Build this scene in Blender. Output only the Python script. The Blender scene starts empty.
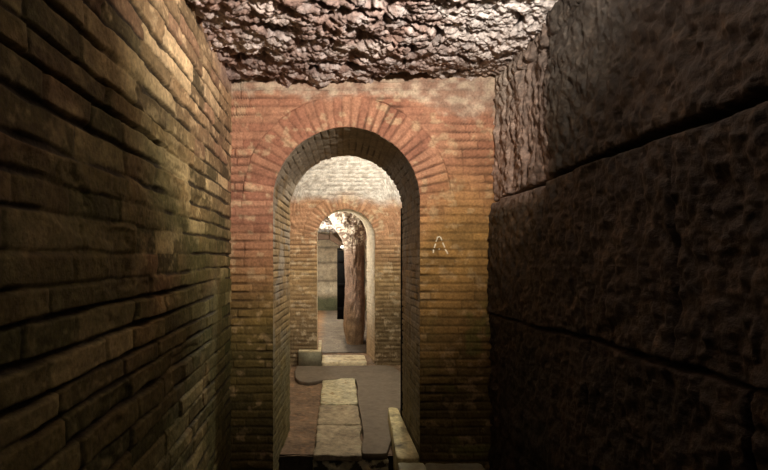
import bpy, bmesh, math, random
import numpy as np

random.seed(7)
SC = bpy.context.scene
COL = SC.collection
E = 1.41          # eye height above the middle room's floor (world z = 0)
F = 450.0         # focal length in pixels of the 768 x 470 frame
YA, YB = 3.06, 3.83   # near and far face of the first arch wall
YC, YD = 6.22, 7.02   # near and far face of the second arch wall

# ------------------------------------------------------------------ helpers
def lin(r, g, b):
    f = lambda c: ((c / 255.0 + 0.055) / 1.055) ** 2.4 if c > 10 else c / 255.0 / 12.92
    return np.array([f(r), f(g), f(b)])

def sstep(a, b, x):
    t = np.clip((x - a) / (b - a), 0, 1)
    return t * t * (3 - 2 * t)

def h2(ix, iy, seed=0):
    a = (ix.astype(np.int64) * 374761393 + iy.astype(np.int64) * 668265263 + seed * 974711) & 0xFFFFFFFF
    a = ((a ^ (a >> 13)) * 1274126177) & 0xFFFFFFFF
    a = ((a ^ (a >> 16)) * 2246822519) & 0xFFFFFFFF
    return ((a ^ (a >> 15)) & 0xFFFFFF) / float(0x1000000)

def vn(x, y, seed=0):
    ix, iy = np.floor(x), np.floor(y)
    fx, fy = x - ix, y - iy
    fx = fx * fx * fx * (fx * (fx * 6 - 15) + 10); fy = fy * fy * fy * (fy * (fy * 6 - 15) + 10)
    a, b = h2(ix, iy, seed), h2(ix + 1, iy, seed)
    c, d = h2(ix, iy + 1, seed), h2(ix + 1, iy + 1, seed)
    return (a * (1 - fx) + b * fx) * (1 - fy) + (c * (1 - fx) + d * fx) * fy

def fbm(x, y, seed=0, octv=4, gain=0.5):
    s, a, n = 0, 1.0, 0
    for o in range(octv):
        s = s + a * vn(x * 2 ** o + 17.3 * o, y * 2 ** o - 9.1 * o, seed + o); n += a; a *= gain
    return s / n

def ridge(x, y, seed=0, octv=3):
    s, a, n = 0, 1.0, 0
    for o in range(octv):
        s = s + a * (1 - np.abs(2 * vn(x * 2 ** o + 5.7 * o, y * 2 ** o + 3.3 * o, seed + o) - 1)); n += a; a *= 0.5
    return s / n

def worley(x, y, seed=0):
    ix, iy = np.floor(x), np.floor(y)
    f1 = np.full(x.shape, 9.0); f2 = np.full(x.shape, 9.0); cid = np.zeros(x.shape)
    for dx in (-1, 0, 1):
        for dy in (-1, 0, 1):
            cx, cy = ix + dx, iy + dy
            px = cx + h2(cx, cy, seed); py = cy + h2(cx, cy, seed + 1)
            d = np.hypot(x - px, y - py)
            f2 = np.where(d < f1, f1, np.minimum(f2, d))
            cid = np.where(d < f1, h2(cx, cy, seed + 2), cid)
            f1 = np.minimum(f1, d)
    return f1, f2, cid

def courses(u, v, ch, lmin, lmax, seed, vmin=-4.0, umin=-2.0, umax=16.0):
    """brick coursing: distance to bed joint, distance to head joint, a random number per brick"""
    row = np.floor((v - vmin) / ch)
    dv = (v - vmin) - row * ch
    dbed = np.minimum(dv, ch - dv)
    dhead = np.zeros(u.shape); bid = np.zeros(u.shape)
    rs = np.random.RandomState(seed)
    n = int((umax - umin) / lmin) + 3
    lo, hi = int(row.min()), int(row.max())
    rows = row.astype(int)
    order = np.argsort(rows, axis=None, kind='stable')
    flat_r = rows.ravel()[order]; fu = u.ravel()[order]
    dh, bi = np.zeros(fu.size), np.zeros(fu.size)
    starts = np.searchsorted(flat_r, np.arange(lo, hi + 2))
    for k in range(lo, hi + 1):
        a, b = starts[k - lo], starts[k - lo + 1]
        edges = umin - rs.rand() * lmax + np.cumsum(rs.uniform(lmin, lmax, n))
        if a == b: continue
        q = fu[a:b]
        i = np.clip(np.searchsorted(edges, q), 1, n - 1)
        dh[a:b] = np.minimum(q - edges[i - 1], edges[i] - q)
        bi[a:b] = h2(i.astype(float), np.full(q.shape, float(k)), seed)
    dhead.ravel()[order] = dh; bid.ravel()[order] = bi
    return dbed, dhead, bid, dv

def mix(a, b, t):
    a = np.asarray(a); b = np.asarray(b); t = np.asarray(t)
    if t.ndim: t = t[..., None]
    return a * (1 - t) + b * t

def grid(name, P, C, mat, keep=None, close=False, flip=False, parent=None):
    n, m = P.shape[:2]
    idx = np.arange(n * m).reshape(n, m)
    if close: idx = np.vstack([idx, idx[:1]])
    q = np.stack([idx[:-1, :-1], idx[1:, :-1], idx[1:, 1:], idx[:-1, 1:]], -1)
    if flip: q = q[..., ::-1]
    q = q[keep] if keep is not None else q.reshape(-1, 4)
    used = np.unique(q)
    remap = np.full(n * m, -1); remap[used] = np.arange(used.size)
    q = remap[q]
    me = bpy.data.meshes.new(name)
    me.vertices.add(used.size); me.vertices.foreach_set('co', P.reshape(-1, 3)[used].astype(np.float32).ravel())
    me.loops.add(q.size); me.loops.foreach_set('vertex_index', q.astype(np.int32).ravel())
    me.polygons.add(len(q)); me.polygons.foreach_set('loop_start', (np.arange(len(q)) * 4).astype(np.int32))
    me.polygons.foreach_set('use_smooth', np.ones(len(q), bool))
    me.update(calc_edges=True); me.validate()
    at = me.color_attributes.new('Col', 'FLOAT_COLOR', 'POINT')
    c4 = np.ones((used.size, 4), np.float32); c4[:, :3] = np.clip(C.reshape(-1, 3)[used], 0.0005, 1)
    at.data.foreach_set('color', c4.ravel())
    me.materials.append(mat)
    o = bpy.data.objects.new(name, me); COL.objects.link(o)
    if parent: o.parent = parent
    return o

def struct(o, label=None):
    o['kind'] = 'structure'
    if label: o['label'] = label
    return o

def thing(o, label, cat, group=None):
    o['label'] = label; o['category'] = cat
    o['kind'] = 'structure' if cat in ('pillar', 'beam') else 'thing'     # rock-cut pillar and built-in beams
    if group: o['group'] = group
    return o

# ---------------------------------------------------------------- materials
def surf_mat(name, color=None, rough=0.85, spec=0.25, grain=(60, 0.35), bump=(90, 0.25, 0.01), spots=None, lump=None):
    """vertex colour (or plain colour) broken up by noise, with fine bump"""
    m = bpy.data.materials.new(name); m.use_nodes = True
    nt = m.node_tree; nd = nt.nodes; lk = nt.links
    b = nd['Principled BSDF']
    tc = nd.new('ShaderNodeTexCoord')
    if color is None:
        src = nd.new('ShaderNodeAttribute'); src.attribute_name = 'Col'; out = src.outputs['Color']
    else:
        src = nd.new('ShaderNodeRGB'); src.outputs[0].default_value = (*color, 1); out = src.outputs[0]
    def noise(scale, detail=5, r=0.6):
        t = nd.new('ShaderNodeTexNoise'); t.inputs['Scale'].default_value = scale
        t.inputs['Detail'].default_value = detail; t.inputs['Roughness'].default_value = r
        lk.new(tc.outputs['Object'], t.inputs['Vector']); return t
    for sc, amt in (grain, (grain[0] * 0.17, grain[1] * 0.8)):
        t = noise(sc)
        mr = nd.new('ShaderNodeMapRange'); mr.inputs[1].default_value = 0.3; mr.inputs[2].default_value = 0.7
        mr.inputs[3].default_value = 1 - amt; mr.inputs[4].default_value = 1 + amt
        lk.new(t.outputs['Fac'], mr.inputs[0])
        mx = nd.new('ShaderNodeMix'); mx.data_type = 'RGBA'; mx.blend_type = 'MULTIPLY'; mx.inputs['Factor'].default_value = 1
        lk.new(out, mx.inputs['A']); lk.new(mr.outputs[0], mx.inputs['B']); out = mx.outputs['Result']
    if spots:
        scl, lo, hi, col = spots
        t = noise(scl, 3, 0.55)
        mr = nd.new('ShaderNodeMapRange'); mr.inputs[1].default_value = lo; mr.inputs[2].default_value = hi
        lk.new(t.outputs['Fac'], mr.inputs[0])
        mx = nd.new('ShaderNodeMix'); mx.data_type = 'RGBA'; lk.new(mr.outputs[0], mx.inputs['Factor'])
        lk.new(out, mx.inputs['A']); mx.inputs['B'].default_value = (*col, 1); out = mx.outputs['Result']
    lk.new(out, b.inputs['Base Color'])
    b.inputs['Roughness'].default_value = rough
    b.inputs['Specular IOR Level'].default_value = spec
    t = noise(bump[0], 6, 0.65)
    bp = nd.new('ShaderNodeBump'); bp.inputs['Strength'].default_value = bump[1]; bp.inputs['Distance'].default_value = bump[2]
    lk.new(t.outputs['Fac'], bp.inputs['Height'])
    lk.new(bp.outputs['Normal'], b.inputs['Normal'])
    return m

M_BRICK = surf_mat('old_brick', rough=0.82, spec=0.25, grain=(70, 0.28), bump=(110, 0.5, 0.006))
M_LEFT = surf_mat('large_old_brick', rough=0.75, spec=0.3, grain=(55, 0.35), bump=(80, 0.6, 0.008))
M_TUFF = surf_mat('dark_tuff', rough=0.62, spec=0.4, grain=(45, 0.45), bump=(70, 0.8, 0.012))
M_ROCK = surf_mat('rough_rock', rough=0.6, spec=0.45, grain=(50, 0.4), bump=(75, 0.9, 0.014))
M_WHITE = surf_mat('speckled_rock', rough=0.8, spec=0.3, grain=(26, 0.6), bump=(40, 0.9, 0.03))
M_FLOOR = surf_mat('earth_floor', rough=0.8, spec=0.3, grain=(30, 0.35), bump=(45, 0.7, 0.012))
M_SLAB = surf_mat('worn_pale_slab', lin(192, 184, 150), rough=0.6, spec=0.4, grain=(22, 0.4), bump=(40, 0.9, 0.014), spots=(16, .58, .72, tuple(lin(150, 128, 84))))
M_SLAB2 = surf_mat('worn_brown_slab', lin(154, 140, 114), rough=0.65, spec=0.4, grain=(20, 0.42), bump=(40, 0.9, 0.014), spots=(15, .58, .72, tuple(lin(178, 168, 136))))
M_MARBLE = surf_mat('dirty_marble', lin(226, 214, 178), rough=0.55, spec=0.4, grain=(22, 0.22), bump=(40, 0.4, 0.006),
                    spots=(9, 0.5, 0.68, tuple(lin(168, 148, 108))))
M_STEP = surf_mat('patchy_pale_stone', lin(226, 218, 180), rough=0.6, spec=0.4, grain=(30, 0.3), bump=(40, 0.5, 0.008), spots=(16, 0.46, 0.56, tuple(lin(74, 66, 44))))
M_CURB = surf_mat('mottled_marble', lin(200, 188, 140), rough=0.6, spec=0.4, grain=(30, 0.35), bump=(40, 0.5, 0.008),
                  spots=(7, 0.50, 0.74, tuple(lin(74, 66, 44))))
M_CONC = surf_mat('grey_cement', lin(118, 108, 94), rough=0.85, spec=0.2, grain=(22, 0.18), bump=(120, 0.3, 0.003))
M_BLOCK = surf_mat('grey_green_stone', lin(156, 154, 130), rough=0.75, spec=0.3, grain=(24, 0.2), bump=(60, 0.4, 0.006))
M_WOOD = surf_mat('dark_wood', lin(112, 92, 76), rough=0.7, spec=0.3, grain=(20, 0.3), bump=(60, 0.4, 0.006))
M_BLACK = surf_mat('blackened_iron', lin(10, 9, 9), rough=0.9, spec=0.1, grain=(20, 0.2), bump=(60, 0.3, 0.004))
M_SHADOWSTRIP = surf_mat('painted_corner_shadow', lin(14, 13, 12), rough=0.95, spec=0.05, grain=(20, 0.2), bump=(60, 0.3, 0.004))  # near-black stand-in for the shadow in the jamb's far corner
M_CHALK = surf_mat('white_chalk', lin(240, 230, 200), rough=0.9, spec=0.1, grain=(120, 0.2), bump=(120, 0.3, 0.003))

# ------------------------------------------------------------------- shapes
def wall_mesh_side(name, ys, zs, X, sign, hfun, cfun, mat):
    Y, Z = np.meshgrid(ys, zs, indexing='ij')
    h, extra = hfun(Y, Z)
    P = np.stack([X + sign * h, Y, Z + E], -1)
    return grid(name, P, cfun(Y, Z, h, extra), mat, flip=(sign > 0))

# ---- left wall of big old bricks ------------------------------------------
def left_h(Y, Z):
    zw = Z + 0.016 * (fbm(Y * 1.6, Z * 1.2, 11) - 0.5) + 0.010 * (fbm(Y * 7, Z * 7, 12) - 0.5) - 0.012 * Y
    yw = Y + 0.02 * (fbm(Y * 9, Z * 9, 13) - 0.5)
    zw = zw + 0.007 * np.sin(zw * 23 + 2.0)
    db, dh, bid, dv = courses(yw, zw, 0.082, 0.17, 0.40, 21)
    wob = fbm(Y * 5, Z * 9, 14)
    jb = 0.003 + 0.014 * sstep(0.42, 0.72, wob)           # bed joints open and close
    body = sstep(jb * 0.4, jb * 0.4 + 0.008, db) * (0.68 + 0.32 * sstep(0.001, 0.012, dh))
    body = 1 - (1 - body) * (1 - 0.8 * sstep(0.52, 0.66, fbm(Y * 2.6, Z * 5, 22)))
    deep = 0.012 + 0.030 * sstep(0.35, 0.7, fbm(Y * 2.2, Z * 4, 15))
    gone = sstep(0.62, 0.75, fbm(Y * 3, Z * 7, 16)) * 0.012
    h = -deep * (1 - body) + 0.016 * (bid - 0.5) * body - gone
    h = h + 0.011 * (fbm(Y * 12, Z * 15, 17) - 0.5) + 0.004 * (fbm(Y * 50, Z * 50, 18) - 0.5)
    h = h + 0.03 * (fbm(Y * 1.1, Z * 1.3, 19) - 0.5)
    h = h * (1 - 0.62 * sstep(1.7, 2.9, Y)) * (0.72 + 0.28 * sstep(1.0, 1.8, Y))
    plaster = sstep(1.05, 1.2, Z + 0.12 * (fbm(Y * 4, Z * 4, 20) - .5)) * sstep(2.3, 2.9, Y)
    h = h * (1 - plaster) + 0.004 * plaster
    return h, (body, bid, plaster)

def left_c(Y, Z, h, ex):
    body, bid, pl = ex
    n1 = fbm(Y * 2.2, Z * 3, 31); n2 = fbm(Y * 12, Z * 16, 32)
    c = mix(lin(94, 84, 50), lin(168, 138, 84), bid)
    c = mix(c, lin(226, 204, 140), sstep(.62, .78, fbm(Y * 26, Z * 34, 33)) * .45)
    c = mix(c, lin(150, 112, 78), sstep(0.60, 0.8, (bid * 7.3) % 1) * 0.6)
    c = mix(c, lin(214, 190, 128), sstep(0.80, 0.9, (bid * 13.7) % 1) * 0.85)
    c = mix(c, c * 0.6, sstep(0.5, 0.8, (bid * 29.3) % 1) * 0.7)
    c = mix(c, lin(196, 172, 116), sstep(0.56, 0.72, n2) * 0.6)
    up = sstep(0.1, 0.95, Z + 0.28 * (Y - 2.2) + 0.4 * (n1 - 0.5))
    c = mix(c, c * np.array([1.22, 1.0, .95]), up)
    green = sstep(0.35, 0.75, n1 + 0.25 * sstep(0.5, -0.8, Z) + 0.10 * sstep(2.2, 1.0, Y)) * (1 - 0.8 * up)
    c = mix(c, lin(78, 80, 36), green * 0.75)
    c = mix(lin(48, 40, 28), c, 0.10 + 0.90 * sstep(0.3, 0.95, body))
    c = mix(c, lin(186, 148, 126), pl * 0.85)
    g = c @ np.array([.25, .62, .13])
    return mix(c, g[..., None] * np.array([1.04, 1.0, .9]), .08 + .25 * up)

ys = np.concatenate([np.arange(0.35, 0.8, 0.012), np.arange(0.8, 1.9, 0.0042), np.arange(1.9, 3.14, 0.0062)])
zs = np.concatenate([np.arange(-1.72, -0.9, 0.011), np.arange(-0.9, 1.42, 0.0052)])
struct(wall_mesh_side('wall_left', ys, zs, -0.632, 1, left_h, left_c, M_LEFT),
       'tall wall of large weathered bricks along the left side of the passage')

# ---- right wall of rough tuff blocks --------------------------------------
VJ = {0: (1.62, 2.35), 1: (1.35, 2.29), 2: (1.93,), 3: (1.45, 2.6)}
def right_h(Y, Z):
    zw = Z + 0.035 * (fbm(Y * 2.0, Z * 0.8, 41) - 0.5) + 0.02 * (fbm(Y * 8, Z * 6, 42) - 0.5)
    h = (0.05 * (fbm(Y * 2.3, Z * 2.3, 43) - 0.5)) * sstep(3.05, 2.4, Y) + 0.036 * (fbm(Y * 8, Z * 6, 44) - 0.5)
    f1, f2, cid = worley(Y * 20 + 2 * fbm(Y * 4, Z * 4, 46), Z * 13, 45)
    h = h + 0.020 * (0.5 - f1) + 0.018 * (ridge(Y * 26, Z * 16, 47) - 0.6) + 0.012 * (fbm(Y * 45, Z * 40, 40) - .5)
    far = sstep(2.22, 2.34, Y) * sstep(0.30, 0.45, zw)      # worn, vertically tooled end near the arch
    h = h - 0.03 * far + 0.05 * far * (fbm(Y * 30, Z * 3.5, 48) - 0.5)
    crack = np.zeros(Y.shape)
    for k, (zj, wd, dp) in enumerate(((1.13, .010, .05), (0.42, .012, .075), (-0.335, .009, .05), (-1.10, .01, .04))):
        w = wd * (0.45 + 0.40 * sstep(2.9, 1.9, Y)) * (0.35 + 1.5 * fbm(Y * 3.2 + k * 7, Z * 0 + k, 49 + k))
        crack = np.maximum(crack, np.exp(-((zw - zj) / w) ** 2) * dp / 0.085)
    rows = np.digitize(zw, [-1.10, -0.335, 0.42, 1.13])
    for r, ylist in enumerate(((2.6,), (1.93, 1.2), (1.45,), (2.29,), (2.0,))):
        for yj in ylist:
            d = Y - yj + 0.04 * (fbm(Z * 3, Y * 3, 60 + r) - 0.5)
            crack = np.maximum(crack, (rows == r) * 0.26 * np.exp(-(d / 0.007) ** 2))
    step = np.select([rows == 0, rows == 1, rows == 2, rows == 3], [-.004, .0, .008, .0], -.01)
    h = h + step - 0.085 * crack
    return -h * 1.0, (crack, cid, far)

def right_c(Y, Z, h, ex):
    crack, cid, far = ex
    n = fbm(Y * 3, Z * 3, 71); n2 = fbm(Y * 18, Z * 18, 72)
    c = mix(lin(78, 62, 42), lin(102, 80, 54), n)
    c = mix(c, lin(132, 104, 68), sstep(0.58, 0.72, n2) * 0.55)
    c = mix(c, lin(52, 52, 40), sstep(0.5, 0.7, fbm(Y * 1.6, Z * 2, 73)) * 0.5)
    c = mix(c, lin(172, 142, 124), far * 0.7)
    c = mix(c, lin(190, 176, 156), sstep(2.5, 3.0, Y) * sstep(0.75, 1.2, Z) * 0.7)
    c = mix(c, lin(120, 112, 104), sstep(0.6, 1.1, Z) * 0.45)
    g = c @ np.array([.25, .62, .13])
    c = mix(c, g[..., None] * np.array([1.08, .98, .90]), np.full(g.shape, .22))
    c = mix(c, c * 1.9, sstep(.58, .74, fbm(Y * 30, Z * 30, 74)) * .6)
    c = c * (0.36 + 0.64 * sstep(2.1, 2.9, Y) * sstep(-.2, .8, Z))[..., None]  # light falloff put into the colour: dimmer away from the far top
    c = c * (1 - 0.75 * sstep(0.2, 0.8, crack))[..., None]
    return c

ys = np.concatenate([np.arange(0.35, 1.0, 0.014), np.arange(1.0, 3.14, 0.0058)])
zs = np.concatenate([np.arange(-1.72, -0.9, 0.012), np.arange(-0.9, 1.45, 0.006)])
def right_wrap(Y, Z):
    h, e = right_h(Y, Z); return h, e
Yg, Zg = np.meshgrid(ys, zs, indexing='ij')
hh, ex = right_h(Yg, Zg)
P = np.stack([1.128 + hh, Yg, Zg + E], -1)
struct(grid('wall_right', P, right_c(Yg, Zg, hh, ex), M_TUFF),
       'dark wall of rough tuff blocks with open joints on the right')

# ---- lumpy rock ceiling ----------------------------------------------------
def ceil_h(X, Y):
    wx = X + 0.08 * (fbm(X * 5, Y * 5, 81) - 0.5); wy = Y + 0.08 * (fbm(X * 5, Y * 5, 82) - 0.5)
    a = 0.45; rx = wx * math.cos(a) + wy * math.sin(a); ry = -wx * math.sin(a) + wy * math.cos(a)
    f1, f2, _ = worley(rx * 8, ry * 13, 83)
    g1, g2, cid = worley(rx * 21, ry * 30, 84)
    k1, k2, _ = worley(rx * 50, ry * 60, 85)
    right = sstep(0.1, 0.7, X)
    h = 0.062 * (0.6 - f1 ** 2) * (1 - 0.5 * right) + 0.023 * (0.6 - g1 ** 2) * (1 - .2 * right) + 0.012 * (0.6 - k1 ** 2)
    h = h - 0.06 * sstep(2.93, 3.04, Y + 0.10 * (fbm(X * 6, Y * 2, 89) - 0.5)) * sstep(.38, .55, fbm(X * 4, Y * 0, 94))
    h = h + 0.07 * (fbm(X * 2.2, Y * 2.6, 86) - 0.5)
    crev = sstep(0.80, 0.95, ridge(rx * 2.1, ry * 5.0, 87, 2))
    crev = np.maximum(crev, 0.8 * sstep(0.86, 0.97, ridge(rx * 4.0, ry * 7.0, 90, 2)))
    h = h - 0.075 * crev
    h = h + 0.022 * (fbm(X * 55, Y * 60, 88) - 0.5) + 0.022 * (ridge(rx * 12, ry * 20, 96) - 0.6)
    return h, crev, cid

xs = np.concatenate([np.arange(-0.74, 1.30, 0.0062)])
ys = np.concatenate([np.arange(0.35, 1.7, 0.016), np.arange(1.7, 3.13, 0.0055)])
Xg, Yg = np.meshgrid(xs, ys, indexing='ij')
hc, crev, cid = ceil_h(Xg, Yg)
base = 1.262 + 0.012 * Xg - 0.02 * sstep(2.8, 3.06, Yg)
edge = sstep(0.98, 1.2, Xg) * 0.06 + sstep(-0.5, -0.7, Xg) * 0.02
Zc = base - hc + edge * 0 + E
n = fbm(Xg * 3, Yg * 3, 91); n2 = fbm(Xg * 15, Yg * 15, 92)
c = mix(lin(124, 104, 96), lin(152, 132, 124), n)
c = mix(c, lin(196, 186, 182), sstep(0.5, 0.7, n2) * 0.6)
c = mix(c, lin(150, 114, 96), sstep(0.5, 0.65, fbm(Xg * 5, Yg * 5, 93)) * 0.35)
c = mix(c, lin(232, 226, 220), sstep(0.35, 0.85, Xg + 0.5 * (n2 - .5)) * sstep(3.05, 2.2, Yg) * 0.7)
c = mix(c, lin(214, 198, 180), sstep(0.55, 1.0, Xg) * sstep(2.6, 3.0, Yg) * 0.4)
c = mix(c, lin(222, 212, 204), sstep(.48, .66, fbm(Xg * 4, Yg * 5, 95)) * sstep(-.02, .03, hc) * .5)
c = c * 1.08 * (1 - 0.6 * crev)[..., None] * (0.5 + 0.5 * sstep(-0.03, 0.03, hc))[..., None]  # shade of crevices and hollows multiplied into the rock colour
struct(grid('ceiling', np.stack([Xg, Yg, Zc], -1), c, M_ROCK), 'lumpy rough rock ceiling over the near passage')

# ---- arch walls --------------------------------------------------------------
def arch_wall(name, label, Y0, Y1, near, far, xl, xr, zb, zt, ringT, nv, ch, seed, colfun, infun, mat,
              ds=0.006, dt=0.012, nf=100, lens=(0.16, 0.34), rel=1.0, ring_label=None):
    cx, r, sp = near; cx2, r2, sp2 = far
    nj = int((sp - zb) / ds); na = int(math.pi * r / ds)
    zj = np.linspace(zb, sp, nj, endpoint=False)
    th = np.linspace(math.pi, 0, na)
    def prof(cx, r, sp, zbb):
        zj2 = zbb + (zj - zb) * (sp - zbb) / (sp - zb)
        L = np.stack([np.full(nj, cx - r), zj2], -1)
        A = np.stack([cx + r * np.cos(th), sp + r * np.sin(th)], -1)
        R = np.stack([np.full(nj, cx + r), zj2[::-1]], -1)
        return np.concatenate([L, A, R])
    N0, N1 = prof(cx, r, sp, zb), prof(cx2, r2, sp2, zb)
    dirs = np.concatenate([np.tile([-1.0, 0.0], (nj, 1)), np.stack([np.cos(th), np.sin(th)], -1), np.tile([1.0, 0.0], (nj, 1))])
    # reach from the opening out to the wall's rectangle
    with np.errstate(divide='ignore', invalid='ignore'):
        tx = np.where(dirs[:, 0] > 1e-9, (xr - N0[:, 0]) / dirs[:, 0], np.where(dirs[:, 0] < -1e-9, (xl - N0[:, 0]) / dirs[:, 0], 99))
        tz = np.where(dirs[:, 1] > 1e-9, (zt - N0[:, 1]) / dirs[:, 1], 99)
    reach = np.minimum(tx, tz)
    # corner samples: keep the two outer corners square
    s = np.concatenate([zj - sp, r * (math.pi - th), math.pi * r + (zj - zb) + ds])
    nt = max(4, int((Y1 - Y0) / dt)); nb = 10
    ns = len(s)
    w_ring = np.linspace(0, 1, 44) ** 1.0 * ringT
    nring = len(w_ring)
    wf = np.linspace(0, 1, nf)[1:]
    total = nb + nt + nring + len(wf)
    P = np.zeros((ns, total, 3)); C = np.zeros((ns, total, 3))
    # back face
    for j in range(nb):
        k = 1 - j / nb
        out = N1 + dirs * (reach * k)[:, None]
        P[:, j] = np.stack([out[:, 0], np.full(ns, Y1), out[:, 1]], -1); C[:, j] = infun(out[:, 0], out[:, 1], 0.5 + 0 * s, 1 + 0 * s, 1.0)
    base_z = lambda S: np.interp(S, s, N0[:, 1])
    # intrados (underside of the arch and the two jambs)
    T = np.linspace(1, 0, nt, endpoint=False)
    S2, T2 = np.meshgrid(s, T, indexing='ij')
    D2 = T2 * (Y1 - Y0)
    sw = S2 + 0.008 * (fbm(S2 * 6, D2 * 6, seed + 1) - 0.5)
    db, dh, bid, _ = courses(D2, sw, ch * 0.9, 0.18, 0.30, seed + 2)
    body = sstep(0.001, 0.010, db) * sstep(0.001, 0.009, dh)
    body = sstep(0.0, 0.009, db) * (0.5 + 0.5 * sstep(0.001, 0.009, dh))
    sm = sstep(0.42, 0.62, fbm(S2 * 3.2, D2 * 4, seed + 4) + 0.12 * sstep(0.1, 0.8, base_z(S2)))
    body = body + (1 - body) * 0.75 * sm
    hin = rel * (-0.010 * (1 - body) + 0.005 * (bid - 0.5) * body + 0.012 * (fbm(S2 * 16, D2 * 16, seed + 3) - 0.5))
    hin = hin * sstep(0, 0.03, T2 + 0.012)
    base = N0[:, None, :] * (1 - T2[..., None]) + N1[:, None, :] * T2[..., None]
    pos = base - dirs[:, None, :] * hin[..., None]
    sl = slice(nb, nb + nt)
    P[:, sl] = np.stack([pos[..., 0], Y0 + D2, pos[..., 1]], -1)
    C[:, sl] = infun(pos[..., 0], pos[..., 1], bid, body, T2)
    # front: ring, then the coursed wall
    W = np.concatenate([np.tile(w_ring, (ns, 1)), ringT + (np.maximum(reach - ringT, 0.01))[:, None] * wf[None]], 1)
    fx = N0[:, None, 0] + dirs[:, None, 0] * W; fz = N0[:, None, 1] + dirs[:, None, 1] * W
    hf, ring, bidf, bodyf = front_pattern(fx, fz, cx, r, sp, ringT, nv, ch, seed, lens, rel)
    lip = sstep(0, 0.012, W + 0.004)
    sl = slice(nb + nt, total)
    P[:, sl] = np.stack([fx, Y0 - hf * lip + 0.004 * (1 - lip), fz], -1)
    C[:, sl] = colfun(fx, fz, bidf, bodyf, ring)
    # square off the outer corners of the front face
    P[..., 2] += E
    nfaces = total - 1
    jj = np.arange(nfaces)
    arch_cols = (jj >= nb) & (jj < nb + nt + nring - 1)
    keepA = np.zeros((ns - 1, nfaces), bool); keepA[:, arch_cols] = True
    # ring is only the curved part on the front; jamb facing stays with the wall
    curved = np.zeros(ns - 1, bool); curved[nj - 1:nj + na] = True
    front = jj >= nb + nt
    keepA[np.ix_(~curved, front)] = False
    w = struct(grid(name, P, C, mat, keep=~keepA), label)
    a = grid('brick_arch', P, C, mat, keep=keepA, parent=w)
    if ring_label: a['label'] = ring_label
    return w

def front_pattern(fx, fz, cx, r, sp, ringT, nv, ch, seed, lens, rel):
    xw = fx + 0.010 * (fbm(fx * 8, fz * 8, seed + 5) - 0.5)
    zw = fz + 0.012 * (fbm(fx * 3.2, fz * 3.2, seed + 6) - 0.5) + 0.004 * (fbm(fx * 14, fz * 14, seed + 7) - 0.5)
    db, dh, bid, dv = courses(xw, zw, ch, lens[0], lens[1], seed + 8)
    rad = np.hypot(fx - cx, fz - sp); ang = np.arctan2(fz - sp, fx - cx)
    rj = rad + 0.02 * (fbm(ang * 6, rad * 2, seed + 9) - 0.5)
    ring = ((fz > sp) & (rj < r + ringT)).astype(float)
    aw = ang + 0.022 * (fbm(ang * 9, rad * 7, seed + 10) - 0.5)
    q = aw / math.pi * nv; iq = np.floor(q); fq = q - iq
    dvs = np.minimum(fq, 1 - fq) * math.pi / nv * rad
    drim = np.abs(r + ringT - rj)
    vb = h2(iq, np.zeros(iq.shape), seed + 11)
    body_w = sstep(0.0015, 0.012, db) * (0.4 + 0.6 * sstep(0.0, 0.009, dh))
    body_v = sstep(0.0015, 0.011, dvs) * sstep(0.0, 0.010, drim)
    body = np.where(ring > 0, body_v, body_w); b = np.where(ring > 0, vb, bid)
    smear = sstep(0.45, 0.68, fbm(fx * 3, fz * 3.4, seed + 12) + 0.16 * sstep(0.2, 0.9, fx) + 0.16 * sstep(0.1, -0.5, fz))
    h = -0.018 * (1 - body) * (1 - 0.65 * smear) + 0.010 * (b - 0.5) * body * (1 - 0.5 * smear)
    h = h + 0.010 * (fbm(fx * 16, fz * 20, seed + 13) - 0.5) + 0.004 * (fbm(fx * 60, fz * 60, seed + 14) - 0.5)
    return rel * h, ring, b, np.clip(body + 0.62 * smear * (1 - body), 0, 1)

def front_c(x, z, bid, body, ring):
    n = fbm(x * 3, z * 3, 101); n2 = fbm(x * 16, z * 20, 102); n3 = fbm(x * 1.5, z * 1.5, 103)
    red = mix(lin(168, 92, 62), lin(196, 122, 84), bid)
    ochre = mix(lin(150, 112, 60), lin(184, 136, 72), bid)
    olive = mix(lin(96, 82, 44), lin(118, 98, 50), bid)
    up = sstep(-0.15, 0.72, z + 0.28 * (n - 0.5) - 0.32 * sstep(0.5, 0.95, x) + 0.35 * sstep(0.1, -0.5, x))
    c = mix(ochre, red, up)
    c = mix(c, olive, sstep(0.12, -0.75, z + 0.35 * (n - 0.5) + 0.30 * sstep(-0.1, 0.8, x) - 0.06))
    c = mix(c, lin(214, 176, 128), sstep(0.6, 0.75, n2) * 0.45)
    c = mix(c, lin(120, 116, 52), sstep(0.6, 0.72, fbm(x * 7, z * 7, 104)) * sstep(0.1, -0.6, z) * sstep(0.6, 1.0, x) * 0.7)
    mort = mix(lin(78, 44, 32), lin(66, 52, 30), 1 - up)
    c = mix(mort, c, 0.15 + 0.85 * body)
    top = sstep(1.09, 1.17, z + 0.15 * sstep(0.45, 1.0, x) + 0.16 * (n - 0.5) + 0.06 * (n2 - .5))
    c = mix(c, mix(lin(142, 114, 102), lin(192, 174, 158), sstep(.3, .7, n2)), top * 0.6)
    g = c @ np.array([.25, .62, .13])
    return mix(c, g[..., None] * np.array([1.06, .99, .9]), 0.10 + 0.30 * up) * np.array([1.0, 1.03, .92])

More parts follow.
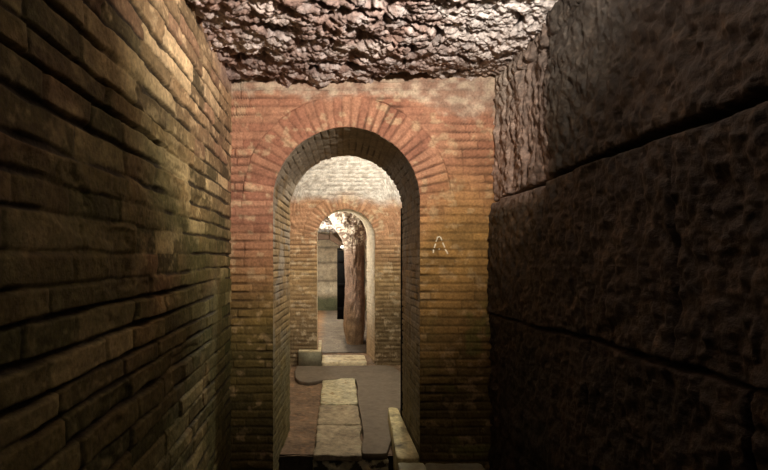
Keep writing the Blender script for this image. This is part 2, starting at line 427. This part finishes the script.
def intr_c(x, z, bid, body, t):
    n = fbm(x * 5 + t * 3, z * 5, 111)
    c = mix(lin(142, 118, 84), lin(182, 154, 110), bid)
    c = mix(c, lin(168, 158, 142), sstep(0.40, 0.60, n + 0.25 * sstep(0.35, 0.8, z)) * 0.75)
    c = mix(c, lin(92, 84, 76), sstep(0.15, 0.55, x) * sstep(-0.2, 0.5, z) * 0.6)  # unlit upper right of the underside painted darker
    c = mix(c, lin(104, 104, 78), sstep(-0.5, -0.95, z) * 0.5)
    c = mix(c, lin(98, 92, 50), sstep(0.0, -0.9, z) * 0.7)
    return mix(lin(50, 38, 28), c, 0.12 + 0.88 * body)

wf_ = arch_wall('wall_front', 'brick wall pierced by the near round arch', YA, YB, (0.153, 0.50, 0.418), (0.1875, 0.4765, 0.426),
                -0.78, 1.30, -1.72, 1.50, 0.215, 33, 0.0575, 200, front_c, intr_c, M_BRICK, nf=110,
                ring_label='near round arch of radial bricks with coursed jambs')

def back_c(x, z, bid, body, ring):
    n = fbm(x * 3, z * 3, 121); n2 = fbm(x * 14, z * 18, 122)
    red = mix(lin(176, 118, 74), lin(204, 146, 96), bid)
    ochre = mix(lin(166, 130, 70), lin(198, 160, 92), bid)
    c = mix(ochre, red, sstep(-0.1, 0.6, z + 0.3 * (n - .5) + 0.1 * sstep(0, .6, x)))
    c = mix(c, lin(104, 90, 56), sstep(-0.35, -1.1, z + 0.3 * (n - .5) - 0.25 * sstep(.6, .9, x)) * 0.75)  # shading low on the wall, stronger at right, painted into the brick
    c = mix(mix(lin(108, 76, 46), c, 0.3), c, 0.2 + 0.8 * body)
    c = mix(c, lin(226, 204, 160), sstep(0.58, 0.72, n2) * 0.5)
    pale = sstep(0.80, 1.02, z + 0.25 * (n - 0.5) + 0.12 * sstep(0.3, .9, x))
    g = c @ np.array([.25, .62, .13])
    c = mix(c, g[..., None] * np.array([1.06, .99, .88]), np.full(g.shape, .35))
    return mix(c, mix(lin(176, 172, 166), lin(222, 220, 216), sstep(.36, .62, fbm(x * 26, z * 44, 124, 5, .65))), pale * 0.92)

def white_c(x, z, bid, body, t):
    n = fbm(x * 8 + t * 5, z * 8, 131)
    c = mix(lin(214, 202, 176), lin(244, 238, 222), n)
    c = mix(c, lin(160, 132, 92), sstep(-0.55, -1.2, z) * 0.8)
    return mix(lin(170, 150, 118), c, 0.5 + 0.5 * body)

wb_ = arch_wall('wall_far', 'second brick wall with a smaller lit arch', YC, YD, (0.304, 0.401, 0.332), (0.282, 0.383, 0.402),
                -1.25, 1.45, -1.45, 2.1, 0.20, 28, 0.058, 300, back_c, white_c, M_BRICK, ds=0.012, dt=0.025, nf=110,
                ring_label='smaller far brick arch with a bright white underside')

# chalk letter on the right pier: two strokes of an A with a dot for the bar
def stroke_mesh(bm, pts, wd):
    for (x0, z0), (x1, z1) in pts:
        n = 5; d = np.array([x1 - x0, z1 - z0]); L = np.hypot(*d); p = np.array([-d[1], d[0]]) / L * wd
        prev = None
        for i in range(n + 1):
            t = i / n; row = []
            for sgn in (-1, 1):
                w = 0.7 + 0.6 * random.random()
                x = x0 + d[0] * t + p[0] * sgn * w; z = z0 + d[1] * t + p[1] * sgn * w
                hf = front_pattern(np.array([[x]]), np.array([[z]]), 0.153, .5, .418, .215, 33, .0575, 200, (0.16, 0.34), 1.0)[0][0, 0]
                row.append(bm.verts.new((x, YA - hf - 0.007, z + E)))
            if prev: bm.faces.new((prev[0], prev[1], row[1], row[0]))
            prev = row
def px(x, y, Y=YA): return ((x - 324) * Y / F, (262 - y) * Y / F)
bm = bmesh.new()
stroke_mesh(bm, [(px(437.6, 237), px(436.2, 241.5)), (px(435.4, 243.5), px(434.3, 248)), (px(433.6, 249.5), px(433.0, 253)),
                 (px(440.2, 237), px(441.8, 240.5)), (px(442.6, 242.5), px(444.6, 247.5)), (px(445.4, 249), px(447.4, 254)),
                 (px(437.4, 237.2), px(440, 236.6)), (px(438.6, 249), px(440.2, 249.2))], 0.0042)
me = bpy.data.meshes.new('chalk_letter'); bm.to_mesh(me); bm.free(); me.materials.append(M_CHALK)
o = bpy.data.objects.new('chalk_letter', me); COL.objects.link(o); o.parent = wf_
o['label'] = 'white chalk letter A on the right brick pier'

# ---------------------------------------------------- bmesh blocks and slabs
def slab(name, outline, zb, zt, mat, bev=0.012, jit=0.006, rough=0.005, seed=1, parent=None):
    """irregular worn stone: outline in plan (x, y), rounded rim, gently uneven top"""
    rs = np.random.RandomState(seed)
    o = np.array(outline, float); m = len(o); pts = []
    per = sum(np.hypot(*(o[(i + 1) % m] - o[i])) for i in range(m))
    for i in range(m):
        a, b = o[i], o[(i + 1) % m]; n = max(3, int(np.hypot(*(b - a)) / per * 90))
        for k in range(n): pts.append(a + (b - a) * k / n)
    pts = np.array(pts); n = len(pts); cen = pts.mean(0)
    ang = np.arange(n) / n * 40
    d = pts - cen; L = np.hypot(d[:, 0], d[:, 1])
    pts = pts + (d / L[:, None]) * ((vn(ang, ang * 0, seed) - 0.5) * 2 * jit)[:, None]
    corner = pts.copy()
    for _ in range(2): corner = (np.roll(corner, 1, 0) + corner * 2 + np.roll(corner, -1, 0)) / 4
    rings = []
    def ring(f_in, z, noise=0.0):
        dd = corner - cen; LL = np.hypot(dd[:, 0], dd[:, 1])[:, None]
        q = corner - dd / LL * np.minimum(f_in, LL)
        zz = z + noise * (fbm(q[:, 0] * 9, q[:, 1] * 9, seed + 3, 3) - 0.5) * 2
        return np.column_stack([q, zz])
    rings.append(np.column_stack([np.tile(cen, (n, 1)) + (corner - cen) * 0.02, np.full(n, zb)]))
    rings.append(ring(0, zb)); 
    for k in (0.33, 0.66): rings.append(ring(0.004 * rs.rand(), zb + (zt - bev - zb) * k, rough * .3))
    rings.append(ring(0, zt - bev, rough * 0.5)); rings.append(ring(bev * 0.3, zt - bev * 0.3, rough)); rings.append(ring(bev, zt, rough))
    for f in (0.85, 0.7, 0.55, 0.4, 0.25, 0.1, 0.01):
        q = cen + (corner - cen) * f
        rings.append(np.column_stack([q, zt + rough * 2 * (fbm(q[:, 0] * 9, q[:, 1] * 9, seed + 3, 3) - 0.5)]))
    P = np.stack(rings, 1)
    C = np.ones(P.shape) * 0.5
    return grid(name, P, C, mat, close=True, parent=parent)

def prism(name, outline, zb, zt, mat, bev=0.012, parent=None):
    bm = bmesh.new()
    vs = [bm.verts.new((x, y, zb)) for x, y in outline]
    f = bm.faces.new(vs)
    r = bmesh.ops.extrude_face_region(bm, geom=[f])
    for v in r['geom']:
        if isinstance(v, bmesh.types.BMVert): v.co.z = zt
    bmesh.ops.recalc_face_normals(bm, faces=bm.faces)
    top = [e for e in bm.edges if all(abs(v.co.z - zt) < 1e-6 for v in e.verts)]
    bmesh.ops.bevel(bm, geom=top, offset=bev, segments=3, affect='EDGES', profile=0.6)
    for f in bm.faces: f.smooth = len(f.verts) == 4
    me = bpy.data.meshes.new(name); bm.to_mesh(me); bm.free(); me.materials.append(mat)
    o = bpy.data.objects.new(name, me); COL.objects.link(o)
    if parent: o.parent = parent
    return o

def box(name, x0, x1, y0, y1, z0, z1, mat, bev=0.006, parent=None):
    return prism(name, [(x0, y0), (x1, y0), (x1, y1), (x0, y1)], z0, z1, mat, bev, parent)

def gp(x, y, z=0.0):     # pixel -> plan point on the level z (building the floor from measured edges)
    Y = (E - z) * F / (y - 262.0); return ((x - 324) * Y / F, Y)

# floors --------------------------------------------------------------------
def floor_part(name, x0, x1, y0, y1, z, step, colfn, amp=0.02, seed=400):
    X, Y = np.meshgrid(np.arange(x0, x1 + step, step), np.arange(y0, y1 + step, step), indexing='ij')
    Z = z + amp * (fbm(X * 6, Y * 6, seed) - 0.5) + amp * 0.6 * (fbm(X * 22, Y * 22, seed + 1) - 0.5)
    return struct(grid(name, np.stack([X, Y, Z], -1), colfn(X, Y), M_FLOOR, flip=True))
def earth(X, Y):
    n = fbm(X * 6, Y * 6, 411); n2 = fbm(X * 25, Y * 25, 412)
    c = mix(lin(104, 86, 68), lin(130, 108, 86), n)
    return mix(c, lin(156, 122, 92), sstep(.58, .75, n2) * .5)
def greyfl(X, Y):
    n = fbm(X * 4, Y * 4, 413)
    c = mix(lin(112, 106, 96), lin(134, 126, 112), n)
    c = mix(c, lin(150, 116, 80), sstep(0.02, -0.2, X + 0.1 * (n - .5) - 0.02 * (Y - 7)) * .8)
    return mix(c, lin(52, 42, 34), sstep(0.30, 0.40, X + .06 * (n - .5)) * sstep(8.6, 8.0, Y) * .85)
def darkfl(X, Y): return mix(lin(40, 34, 28), lin(60, 52, 40), fbm(X * 5, Y * 5, 414))
floor_part('floor', -0.72, 1.25, 0.35, 3.34, -0.27, 0.02, darkfl, seed=420)
floor_part('floor', -1.2, 1.4, 3.30, 7.1, -0.015, 0.014, earth, seed=430)
floor_part('floor', -1.6, 1.9, 7.02, 14.0, 0.0, 0.03, greyfl, seed=440)
# riser of the raised floor
Xr, Zr = np.meshgrid(np.arange(-0.5, 1.0, 0.012), np.arange(-0.33, -0.005, 0.012), indexing='ij')
struct(grid('trim_1', np.stack([Xr, 3.31 + 0.03 * (fbm(Xr * 8, Zr * 8, 450) - .5), Zr], -1), darkfl(Xr, Zr), M_FLOOR),
       'dark earth riser below the stone path')

# path slabs ------------------------------------------------------------------
G = 'worn stone slabs of the path through the near arch'
A0, A1, A2, A3 = 380.5, 404.5, 424.5, 455.5
def trap(yt, yb, lt, rt, lb, rb, z=0.0):
    return [gp(lb, yb, z), gp(rb, yb, z), gp(rt, yt, z), gp(lt, yt, z)]
zs_ = 0.022
thing(slab('stone_slab', trap(A0 - 3, A1 - .8, 322.5, 355, 320.5, 357.5, zs_), -0.02, zs_, M_SLAB, jit=.014, rough=.009, seed=3),
      'pale yellowish stone slab, farthest of the path, against the cement patch', 'paving slab', G)
thing(slab('stone_slab', trap(A1 + .2, A2 - .4, 320, 357.8, 316.8, 360.5, zs_), -0.02, zs_, M_SLAB2, jit=.014, rough=.009, seed=4),
      'short tan stone slab in the middle of the path between two cracks', 'paving slab', G)
thing(slab('stone_slab', trap(A2 + .4, A3, 316.5, 360.8, 313.8, 362.5, zs_), -0.02, zs_, M_SLAB2, jit=.016, rough=.009, seed=5),
      'brownish worn stone slab nearest the viewer at the step edge', 'paving slab', G)
thing(slab('step_stone', [(-0.085, 3.262), (0.475, 3.262), (0.462, 3.42), (-0.075, 3.42)], -0.108, -0.027, M_STEP, bev=.008, jit=.004, seed=6),
      'mottled pale stone forming the step edge under the nearest slab', 'step')

# cement patch (poured around the slabs)
cp = [gp(*p, 0.03) for p in ((297, 365.5), (294.8, 371), (295.3, 377), (299, 380.5), (308, 381.8), (315, 380.8), (322, 379.4), (335, 378.6), (345, 377.4),
      (352, 377.2), (356, 379.5), (357.6, 386), (357.6, 394), (358.2, 402), (360, 411), (361.6, 420), (363.2, 430), (363.6, 437),
      (362, 444), (361.6, 448), (362, 451.5), (364, 453), (382, 453), (387, 452), (391, 440), (394, 425), (399, 412), (403, 400), (404, 385),
      (401, 372), (394, 366.8), (384, 364.5), (371, 365.0), (340, 365.4), (318, 365.6))]
struct(prism('path', cp, -0.02, 0.026, M_CONC, bev=0.007), 'smooth grey cement patch wrapping round the path slabs')

# marble threshold, grey block, curb ------------------------------------------
thing(slab('threshold_stone', [(-0.035, 6.13), (0.585, 6.13), (0.60, 6.60), (-0.03, 6.62)], -0.04, 0.045, M_MARBLE, bev=.012, jit=.006, seed=8),
      'bright white marble sill lying across the smaller far arch', 'threshold')
LB = [(-0.345, 6.08), (-0.04, 6.08), (-0.035, 6.93), (-0.082, 6.93), (-0.082, 6.195), (-0.345, 6.195)]
pb = prism('stone_block', LB, -0.02, 0.188, M_BLOCK, bev=.005)
thing(pb, 'grey stone block with pale top at the foot of the left far pier', 'stone block')
o = prism('block_top', LB, 0.1885, 0.206, M_MARBLE, bev=.005, parent=pb)
o['label'] = 'pale cream top face'
thing(slab('curb_stone', [(0.478, 2.95), (0.632, 2.95), (0.648, 3.98), (0.566, 4.0)], -0.10, 0.125, M_CURB, bev=.010, jit=.005, seed=11),
      'long mottled pale curb stone along the foot of the right jamb', 'curb')
thing(slab('curb_stone', [(0.462, 2.55), (0.655, 2.55), (0.65, 2.935), (0.478, 2.94)], -0.27, 0.105, M_BLOCK, bev=.014, jit=.008, seed=12),
      'shorter curb stone at the bottom edge in front of the long curb', 'curb')
thing(slab('ledge_stone', [(0.67, 2.84), (1.06, 2.84), (1.06, 3.03), (0.67, 3.03)], -0.27, 0.06, M_BLOCK, bev=.02, jit=.008, seed=13),
      'low dark stone ledge at the foot of the right brick pier', 'ledge')

# dark strip added as painted shadow at the far corner of the right jamb
struct(box('shadow_strip', 0.660, 0.70, YB - 0.005, YB + 0.05, -0.02, 1.87, M_SHADOWSTRIP, 0.004), 'vertical strip of painted shadow at the far corner of the right jamb')

# middle room shell ------------------------------------------------------------
def plain_wall(name, axis, at, a0, a1, z0, z1, mat, c0, c1, amp, seed, step=0.03, flip=False, c_extra=None):
    A, Z = np.meshgrid(np.arange(a0, a1, step), np.arange(z0, z1, step), indexing='ij')
    h = amp * (fbm(A * 4, Z * 4, seed) - 0.5) + amp * .5 * (fbm(A * 15, Z * 15, seed + 1) - .5)
    P = np.stack([at + h, A, Z], -1) if axis == 'x' else np.stack([A, at + h, Z], -1)
    C = mix(lin(*c0), lin(*c1), fbm(A * 5, Z * 5, seed + 2))
    if c_extra: C = c_extra(A, Z, C)
    return struct(grid(name, P, C, mat, flip=flip))
plain_wall('wall_left', 'x', -1.08, YB - .02, YC + .05, -.05, 3.5, M_ROCK, (120, 100, 70), (150, 124, 88), .05, 500, flip=True)
plain_wall('wall_right', 'x', 1.12, YB - .02, YC + .05, -.05, 3.5, M_ROCK, (110, 90, 64), (140, 116, 82), .05, 510)
Xg, Yg = np.meshgrid(np.arange(-1.2, 1.3, .02), np.arange(YB - .02, YC + .1, .02), indexing='ij')
struct(grid('ceiling', np.stack([Xg, Yg, 3.42 - .1 * fbm(Xg * 5, Yg * 5, 520) - .05 * (.7 - worley(Xg * 10, Yg * 10, 521)[0])], -1),
            mix(lin(170, 160, 150), lin(220, 214, 208), fbm(Xg * 6, Yg * 6, 522)), M_WHITE))

# last room: low rock vault, pillar, block wall ---------------------------------
Xg, Yg = np.meshgrid(np.arange(-1.6, 1.9, .022), np.arange(YD - .02, 13.6, .022), indexing='ij')
hz = .12 * (fbm(Xg * 3, Yg * 2, 530) - .5) + .06 * (.6 - worley(Xg * 9, Yg * 7, 531)[0]) + .03 * (.6 - worley(Xg * 22, Yg * 18, 532)[0])
zc = 0.93 + E - hz - 0.03 * sstep(9, 13, Yg) - 0.25 * sstep(0.5, 1.3, Xg)
cc = mix(lin(150, 130, 116), lin(240, 236, 228), sstep(.3, .7, fbm(Xg * 14, Yg * 9, 533)))
cc = mix(cc, lin(176, 130, 108), sstep(.1, .6, Xg) * .5)
struct(grid('ceiling', np.stack([Xg, Yg, zc], -1), cc, M_WHITE))
plain_wall('wall_left', 'x', -1.05, YD - .02, 13.3, -.05, 2.5, M_ROCK, (150, 130, 104), (180, 160, 130), .05, 540, step=.04, flip=True)
plain_wall('wall_right', 'x', 1.25, YD - .02, 13.3, -.05, 2.5, M_ROCK, (120, 84, 64), (150, 108, 82), .08, 550, step=.04)

def bands(A, Z, C):
    z = Z - E
    n = fbm(A * 6, Z * 6, 561)
    C = mix(C, lin(150, 136, 112), sstep(-.1, .4, z))
    C = mix(C, lin(196, 188, 166), np.exp(-((z + .79 + .04 * (n - .5)) / .13) ** 2))
    C = mix(C, lin(88, 92, 66), sstep(-.92, -1.12, z + .1 * (n - .5)))
    for zj in (-.55, -.02, .42):
        C = mix(C, lin(70, 62, 50), np.exp(-((z - zj + .03 * (n - .5)) / .035) ** 2) * .7)
    return C
plain_wall('wall_back', 'y', 13.1, -1.2, 1.6, -.05, 2.5, M_ROCK, (150, 140, 120), (172, 160, 136), .04, 560, step=.02, c_extra=bands)

# pillar
th = np.linspace(0, 2 * math.pi, 200, endpoint=False); zz = np.linspace(-0.03, 2.40, 240)
T, Z = np.meshgrid(th, zz, indexing='ij')
fl = sstep(1.62, 2.30, Z) ** 1.3; waist = 0.03 * np.sin(Z * 4.1) 
rx = 0.172 + 0.17 * fl + waist * .4 - .02 * sstep(.3, 0, Z); ry = 0.30 + 0.25 * fl
sq = (np.abs(np.cos(T)) ** 3 + np.abs(np.sin(T)) ** 3) ** (-1 / 3)
no = 1 + 0.20 * (fbm(T * 2.2 + 9, Z * 4, 570) - .5) + .10 * (fbm(T * 6, Z * 11, 571) - .5) 
no = no * (1 - sstep(5.9, 6.28, T)) + (1 + 0.20 * (fbm((T - 6.2832) * 2.2 + 9, Z * 4, 570) - .5) + .10 * (fbm((T - 6.2832) * 6, Z * 11, 571) - .5)) * sstep(5.9, 6.28, T)
P = np.stack([0.535 - 0.12 * fl + rx * sq * no * np.cos(T), 7.95 + ry * sq * no * np.sin(T), Z], -1)
n = fbm(T * 3, Z * 5, 572)
c = mix(lin(116, 96, 84), lin(142, 120, 106), n)
c = mix(c, lin(112, 90, 62), sstep(.9, .3, Z + .3 * (n - .5)) * .8)
sp = sstep(.40, .60, vn(P[..., 0] * 42 + P[..., 1] * 9, Z * 48, 573) * .6 + .4 * vn(P[..., 0] * 20, Z * 22, 574))
c = mix(c, mix(lin(122, 104, 94), lin(232, 224, 214), sp), sstep(1.58, 1.85, Z + .3 * (n - .5)) * .9)
c = mix(c, c * 1.15, sp)
thing(grid('rock_pillar', P, c, M_ROCK, close=True), 'rough reddish rock pillar standing beyond the far arch', 'pillar')

# lintel band with a drooping end, made of squared dark wood
def bar(name, path, hw, hh, mat, parent=None):
    P = []
    for i, (x, y, z) in enumerate(path):
        k = 1 - .25 * i / (len(path) - 1)
        P.append([(x - 0, y - hw, z - hh * k), (x, y - hw, z + hh * k), (x, y + hw, z + hh * k), (x, y + hw, z - hh * k)])
    bm = bmesh.new(); rows = [[bm.verts.new(v) for v in r] for r in P]
    for a, b in zip(rows, rows[1:]):
        for i in range(4): bm.faces.new((a[i], a[(i + 1) % 4], b[(i + 1) % 4], b[i]))
    bm.faces.new(rows[0]); bm.faces.new(rows[-1][::-1])
    bmesh.ops.recalc_face_normals(bm, faces=bm.faces)
    bmesh.ops.bevel(bm, geom=[e for e in bm.edges], offset=.01, segments=2, affect='EDGES')
    me = bpy.data.meshes.new(name); bm.to_mesh(me); bm.free(); me.materials.append(mat)
    o = bpy.data.objects.new(name, me); COL.objects.link(o)
    if parent: o.parent = parent
    return o
YL = 12.86
def lp(x, y, Y=YL): return ((x - 324) * Y / F, Y, E + (262 - y) * Y / F)
bm_ = bar('lintel_beam', [lp(300, 236.8), lp(316, 236.8), lp(329, 237.2)], .12, .095, M_WOOD)
thing(bm_, 'dark horizontal beam across the grey wall beyond the far arch', 'beam')
thing(bar('sloping_beam', [lp(330.0, 236.8), lp(333, 238.2), lp(336, 240.5), lp(339, 243), lp(342, 245.2)], .11, .10, M_WOOD),
      'dark reddish sloping beam curving down from the horizontal beam', 'beam')

# dark iron door leaf at the end of the passage
d = struct(box('door_1', 0.325, 1.0, 11.05, 11.12, -0.01, 1.70, M_BLACK, .006), 'narrow black door edge between grey wall and rock pillar')
for z in (.25, .85, 1.45): box('door_rail', 0.325, 1.0, 11.035, 11.052, z - .04, z + .04, M_BLACK, .004, d)

# small lamp above it
L = bpy.data.objects.new('wall_lamp', None); COL.objects.link(L); L.location = (0.40, 11.0, 1.78)
thing(L, 'tiny bright lamp above the black door beside the rock pillar', 'lamp')
def emis(name, col, st):
    m = bpy.data.materials.new(name); m.use_nodes = True; b = m.node_tree.nodes['Principled BSDF']
    b.inputs['Base Color'].default_value = (*col, 1); b.inputs['Emission Color'].default_value = (*col, 1); b.inputs['Emission Strength'].default_value = st
    return m
o = box('lamp_housing', .325 - .40, .44 - .40, 0, .10, -.075, -.03, M_BLACK, .006, L)
o = box('lamp_glass', .415 - .40, .475 - .40, -.01, .05, -.025, .03, emis('lamp_glow', (1, .93, .75), 6), .02, L)

# ------------------------------------------------------------------- lights
def light(name, kind, loc, power, col, size=0.05, target=None, cone=None, blend=1.0):
    l = bpy.data.lights.new(name, kind); l.energy = power; l.color = col; l.shadow_soft_size = size
    o = bpy.data.objects.new(name, l); COL.objects.link(o); o.location = loc
    if target:
        import mathutils
        o.rotation_euler = (mathutils.Vector(target) - mathutils.Vector(loc)).to_track_quat('-Z', 'Y').to_euler()
    if cone: l.spot_size = math.radians(cone); l.spot_blend = blend
    return o
light('lamp_near', 'SPOT', (0.66, 0.95, E + 0.95), 265, (1.0, .88, .77), .05, (-0.12, 3.06, E + 1.42), 118, 1.0)
light('lamp_middle', 'POINT', (0.80, 4.75, E + 1.62), 112, (1.0, .92, .76), .06)
light('lamp_last', 'POINT', (-0.52, 7.38, E + 0.52), 50, (1.0, .91, .77), .06)
light('lamp_end', 'POINT', (-0.6, 10.8, E + 0.5), 120, (1.0, .93, .8), .06)
light('fill_behind', 'POINT', (0.55, -0.8, E + 0.9), 1.3, (1.0, .88, .70), .1)  # weak unseen fill light added behind the camera for the near left wall

w = bpy.data.worlds.new('dark'); SC.world = w; w.use_nodes = True
w.node_tree.nodes['Background'].inputs[0].default_value = (.5, .5, .7, 1)
w.node_tree.nodes['Background'].inputs[1].default_value = 0.010

# ------------------------------------------------------------------- camera
cam = bpy.data.cameras.new('camera'); co = bpy.data.objects.new('camera', cam); COL.objects.link(co)
co.location = (0, 0, E); co.rotation_euler = (math.pi / 2, 0, 0)
cam.sensor_width = 36; cam.lens = 36 * F / 768
cam.shift_x = 60 / 768; cam.shift_y = 27 / 768; cam.clip_start = 0.02
SC.camera = co
SC.view_settings.view_transform = 'Standard'; SC.view_settings.look = 'None'; SC.view_settings.exposure = 0
